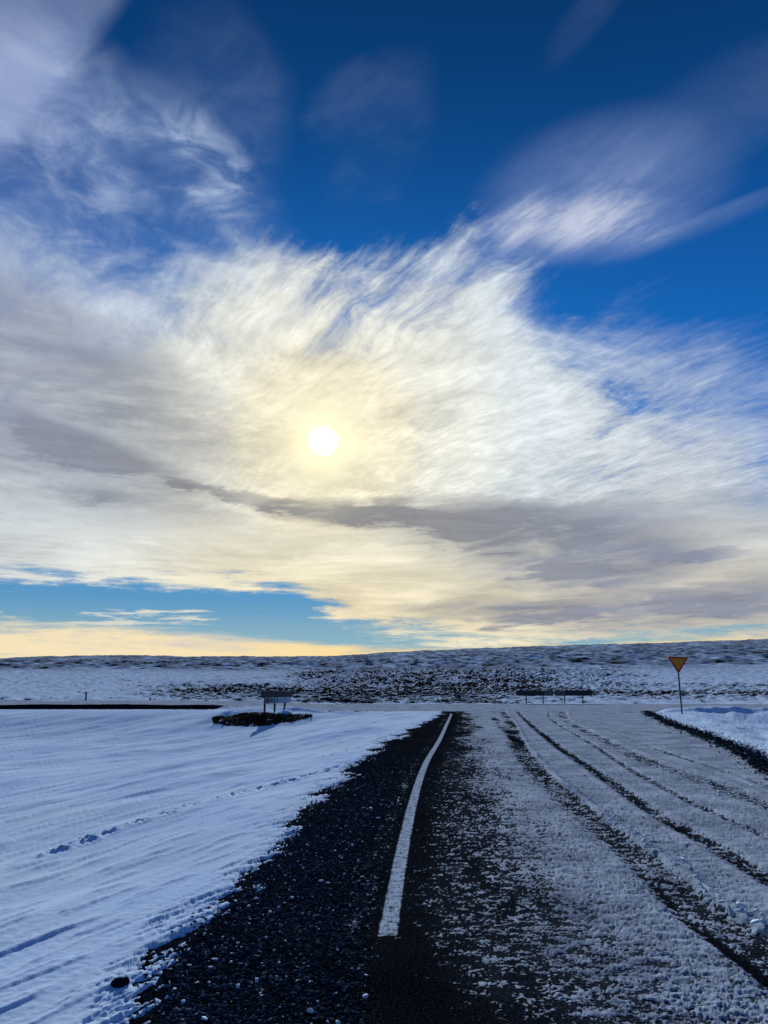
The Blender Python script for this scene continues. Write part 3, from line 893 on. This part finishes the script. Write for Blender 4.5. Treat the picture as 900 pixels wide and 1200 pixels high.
# the triangular give-way sign at the right corner
gx, gy = (13.67, 36.88)
gx, gy = gx + 0.25, gy + 0.4
gz = ground_z(gx, gy)
y = thing('yield_sign', (gx, gy, gz), 'amber triangular sign with red border, point down on one thin pole', 'road sign', rz=R(-9))
bm = tube(bmesh.new(), (0, 0, -0.25), (-0.03, 0, 2.56), 0.034); part('pole', bm, M_STEEL, y)
TOP, BOT, HALF = 2.63, 1.83, 0.485
outer = rounded_tri(HALF, TOP, BOT, 0.05); inner = rounded_tri(HALF-0.135, TOP-0.085, BOT+0.155, 0.022)
bm = prism(bmesh.new(), outer, -0.052, -0.048); part('back_plate', bm, M_STEEL, y)
bm = ring(bmesh.new(), outer, inner, -0.060, -0.052); part('border', bm, M_RED, y)
bm = prism(bmesh.new(), inner, -0.058, -0.0525); part('sign_face', bm, M_AMBER, y)
for zz in (2.02, 2.48):
    bm = box(bmesh.new(), (-0.09, -0.0475, zz-0.02), (0.06, -0.036, zz+0.02)); tube(bm, (-0.025, 0, zz-0.02), (-0.025, 0, zz+0.02), 0.043); part('bracket', bm, M_STEEL, y)
for c in y.children:
    if c.name.split('.')[0] in ('back_plate', 'border', 'sign_face'):
        c.rotation_euler = (0, R(2.2), 0); c.location = (-0.10, 0, 0.0)

# the slanted two-panel direction sign on the snow bank at the left corner
A0 = Vector((-5.96, 38.6)); A1 = Vector((-4.86, 42.4))
ax = (A1-A0); L = ax.length; rz = math.atan2(ax.y, ax.x)
bz = 0.0
s = thing('direction_sign', (A0.x, A0.y, bz), 'stacked pair of dark panels with slanted ends on snow bank', 'road sign', rz=rz)
bm = prism(bmesh.new(), [(-0.05, 0.79), (-0.05, 1.12), (L+0.05, 1.05), (L-0.22, 0.76)], -0.04, 0.0); tp = part('top_panel', bm, M_NAVY, s)
tp['label'] = 'longer near-black upper panel'
bm = ring(bmesh.new(), [(L-0.62+0.11*math.cos(k*math.pi/12), 0.905+0.10*math.sin(k*math.pi/12)) for k in range(24)], [(L-0.62+0.08*math.cos(k*math.pi/12), 0.905+0.07*math.sin(k*math.pi/12)) for k in range(24)], -0.046, -0.041); part('ring_mark', bm, M_MAROON, tp)
bm = prism(bmesh.new(), [(0.28, 0.49), (0.28, 0.785), (L-0.25, 0.755), (L-0.50, 0.47)], -0.035, -0.002); lp = part('lower_panel', bm, M_PALE, s)
lp['label'] = 'dull blue lower panel with small maroon square'
bm = box(bmesh.new(), (0.285, -0.039, 0.50), (0.42, -0.0355, 0.775)); part('end_band', bm, M_DARKTEXT, lp)
bm = box(bmesh.new(), (0.485, -0.039, 0.535), (0.905, -0.0355, 0.735)); part('symbol_square', bm, M_MAROON, lp)
bm = ring(bmesh.new(), [(0.45, 0.505), (0.94, 0.505), (0.94, 0.765), (0.45, 0.765)], [(0.48, 0.53), (0.91, 0.53), (0.91, 0.74), (0.48, 0.74)], -0.041, -0.0355); part('symbol_border', bm, M_FAINT, lp)
for q0, q1, zz0, zz1 in ((1.05, 1.20, 0.55, 0.72), (1.27, 1.36, 0.53, 0.73), (1.45, 1.60, 0.56, 0.70), (1.80, 1.92, 0.52, 0.74)):
    bm = box(bmesh.new(), (q0, -0.039, zz0), (q1, -0.0355, zz1)); part('mark', bm, M_DARKTEXT, lp)
for t, lean in ((0.55, 0), (1.75, 0), (3.15, -0.16)):
    p = A0 + ax.normalized()*t
    g = ground_z(p.x, p.y)
    bm = box(bmesh.new(), (-0.045, 0.021, g-0.15), (0.045, 0.091, 1.0))
    for v in bm.verts: v.co.x += t + lean*(1-(v.co.z-g)/(1.0-g))
    part('post', bm, M_WOOD, s)
bm = box(bmesh.new(), (0.5, 0.001, 0.83), (3.3, 0.019, 0.87)); part('rail', bm, M_WOOD, s)

# two low road-number boards facing the junction across the far edge of the crossing road
FY = 57.0


def board(x0, x1, cell, label):
    xm = (x0+x1)/2
    b = thing('junction_sign', (xm, FY, ground_z(xm, FY)), label, 'road sign', group='low boards facing the junction')
    gz = b.location.z
    z0, z1 = 0.58-gz, 0.96-gz
    w = (x1-x0)/2 - 0.02
    bm = box(bmesh.new(), (-w, -0.035, z0), (w, 0.0, z1)); pn = part('panel', bm, M_FACE, b, 0.006)
    bm = ring(bmesh.new(), [(-w+0.02, z0+0.02), (w-0.02, z0+0.02), (w-0.02, z1-0.02), (-w+0.02, z1-0.02)], [(-w+0.045, z0+0.045), (w-0.045, z0+0.045), (w-0.045, z1-0.045), (-w+0.045, z1-0.045)], -0.041, -0.0355); part('rim', bm, M_NAVY, pn)
    c0, c1 = cell
    bm = ring(bmesh.new(), [(c0, z0+0.06), (c1, z0+0.06), (c1, z1-0.06), (c0, z1-0.06)], [(c0+0.022, z0+0.082), (c1-0.022, z0+0.082), (c1-0.022, z1-0.082), (c0+0.022, z1-0.082)], -0.042, -0.0355); part('number_box', bm, M_FAINT, pn)
    k = 4
    for i in range(k):
        q = c0 + (c1-c0)*(i+0.75)/(k+0.5)
        bm = box(bmesh.new(), (q-0.022, -0.041, z0+0.125), (q+0.022, -0.0355, z1-0.125)); part('stroke', bm, M_FAINT, pn)
    return b, w, z1


def posts(b, xs, z1):
    for q in xs:
        g = ground_z(b.location.x+q, FY) - b.location.z
        bm = tube(bmesh.new(), (q, 0.042, g-0.3), (q, 0.042, z1-0.04), 0.04); part('post', bm, M_STEEL, b)


bl, w, z1 = board(9.46, 12.17, (0.72, 1.25), 'low dark board on two posts with pale number box at its right end')
posts(bl, (-0.61, 0.60), z1)
br, w, z1 = board(12.23, 14.94, (-1.25, -0.62), 'low dark board on two posts with pale number box at its left end')
posts(br, (-0.62, 0.68), z1)

# roadside marker posts beyond the crossing road
def marker(x, yy, z0, top, label, nub):
    o = thing('marker_post', (x, yy, z0), label, 'marker post', group='marker posts beyond the crossing road')
    bm = box(bmesh.new(), (-0.05, -0.035, -0.3), (0.05, 0.035, top), None)
    part('post', bm, M_WOOD, o, 0.008)
    bm = box(bmesh.new(), (-0.052, -0.045, top-0.16), (0.052, -0.036, top-0.06)); part('reflector', bm, M_FAINT, o)
    if nub:
        bm = box(bmesh.new(), (-0.20, -0.02, top-0.14), (-0.051, 0.02, top-0.08)); part('side_arm', bm, M_WOOD, o)
    return o


marker(-21.6, 57.6, 0.15, 0.72, 'taller dark marker post with a side arm behind the road bank', True)
marker(-17.7, 60.2, ground_z(-17.7, 60.2), 0.50, 'short dark marker post nearly buried in snow', False)

# the lone stone half buried in the snow field
sx, sy = (-1.33, 4.31)
bm = bmesh.new()
bmesh.ops.create_icosphere(bm, subdivisions=4, radius=1)
from mathutils import noise as mn
for v in bm.verts:
    d = v.co.normalized()
    k = 1 + 0.30*mn.noise(d*1.4 + Vector((3, 1, 7))) + 0.16*mn.noise(d*3.7) + 0.06*mn.noise(d*9)
    v.co = Vector((d.x*0.046*k, d.y*0.036*k, d.z*0.026*k))
    if v.co.x > 0.02: v.co.z += (v.co.x-0.02)*0.35
st = part('stone', bm, gravel_material())
for f in st.data.polygons: f.use_smooth = True
st.location = (sx, sy, ground_z(sx, sy) + 0.010)
st.rotation_euler = (0, 0, R(24))
st['label'] = 'lone dark stone half buried in the snow field left of the road'; st['category'] = 'stone'
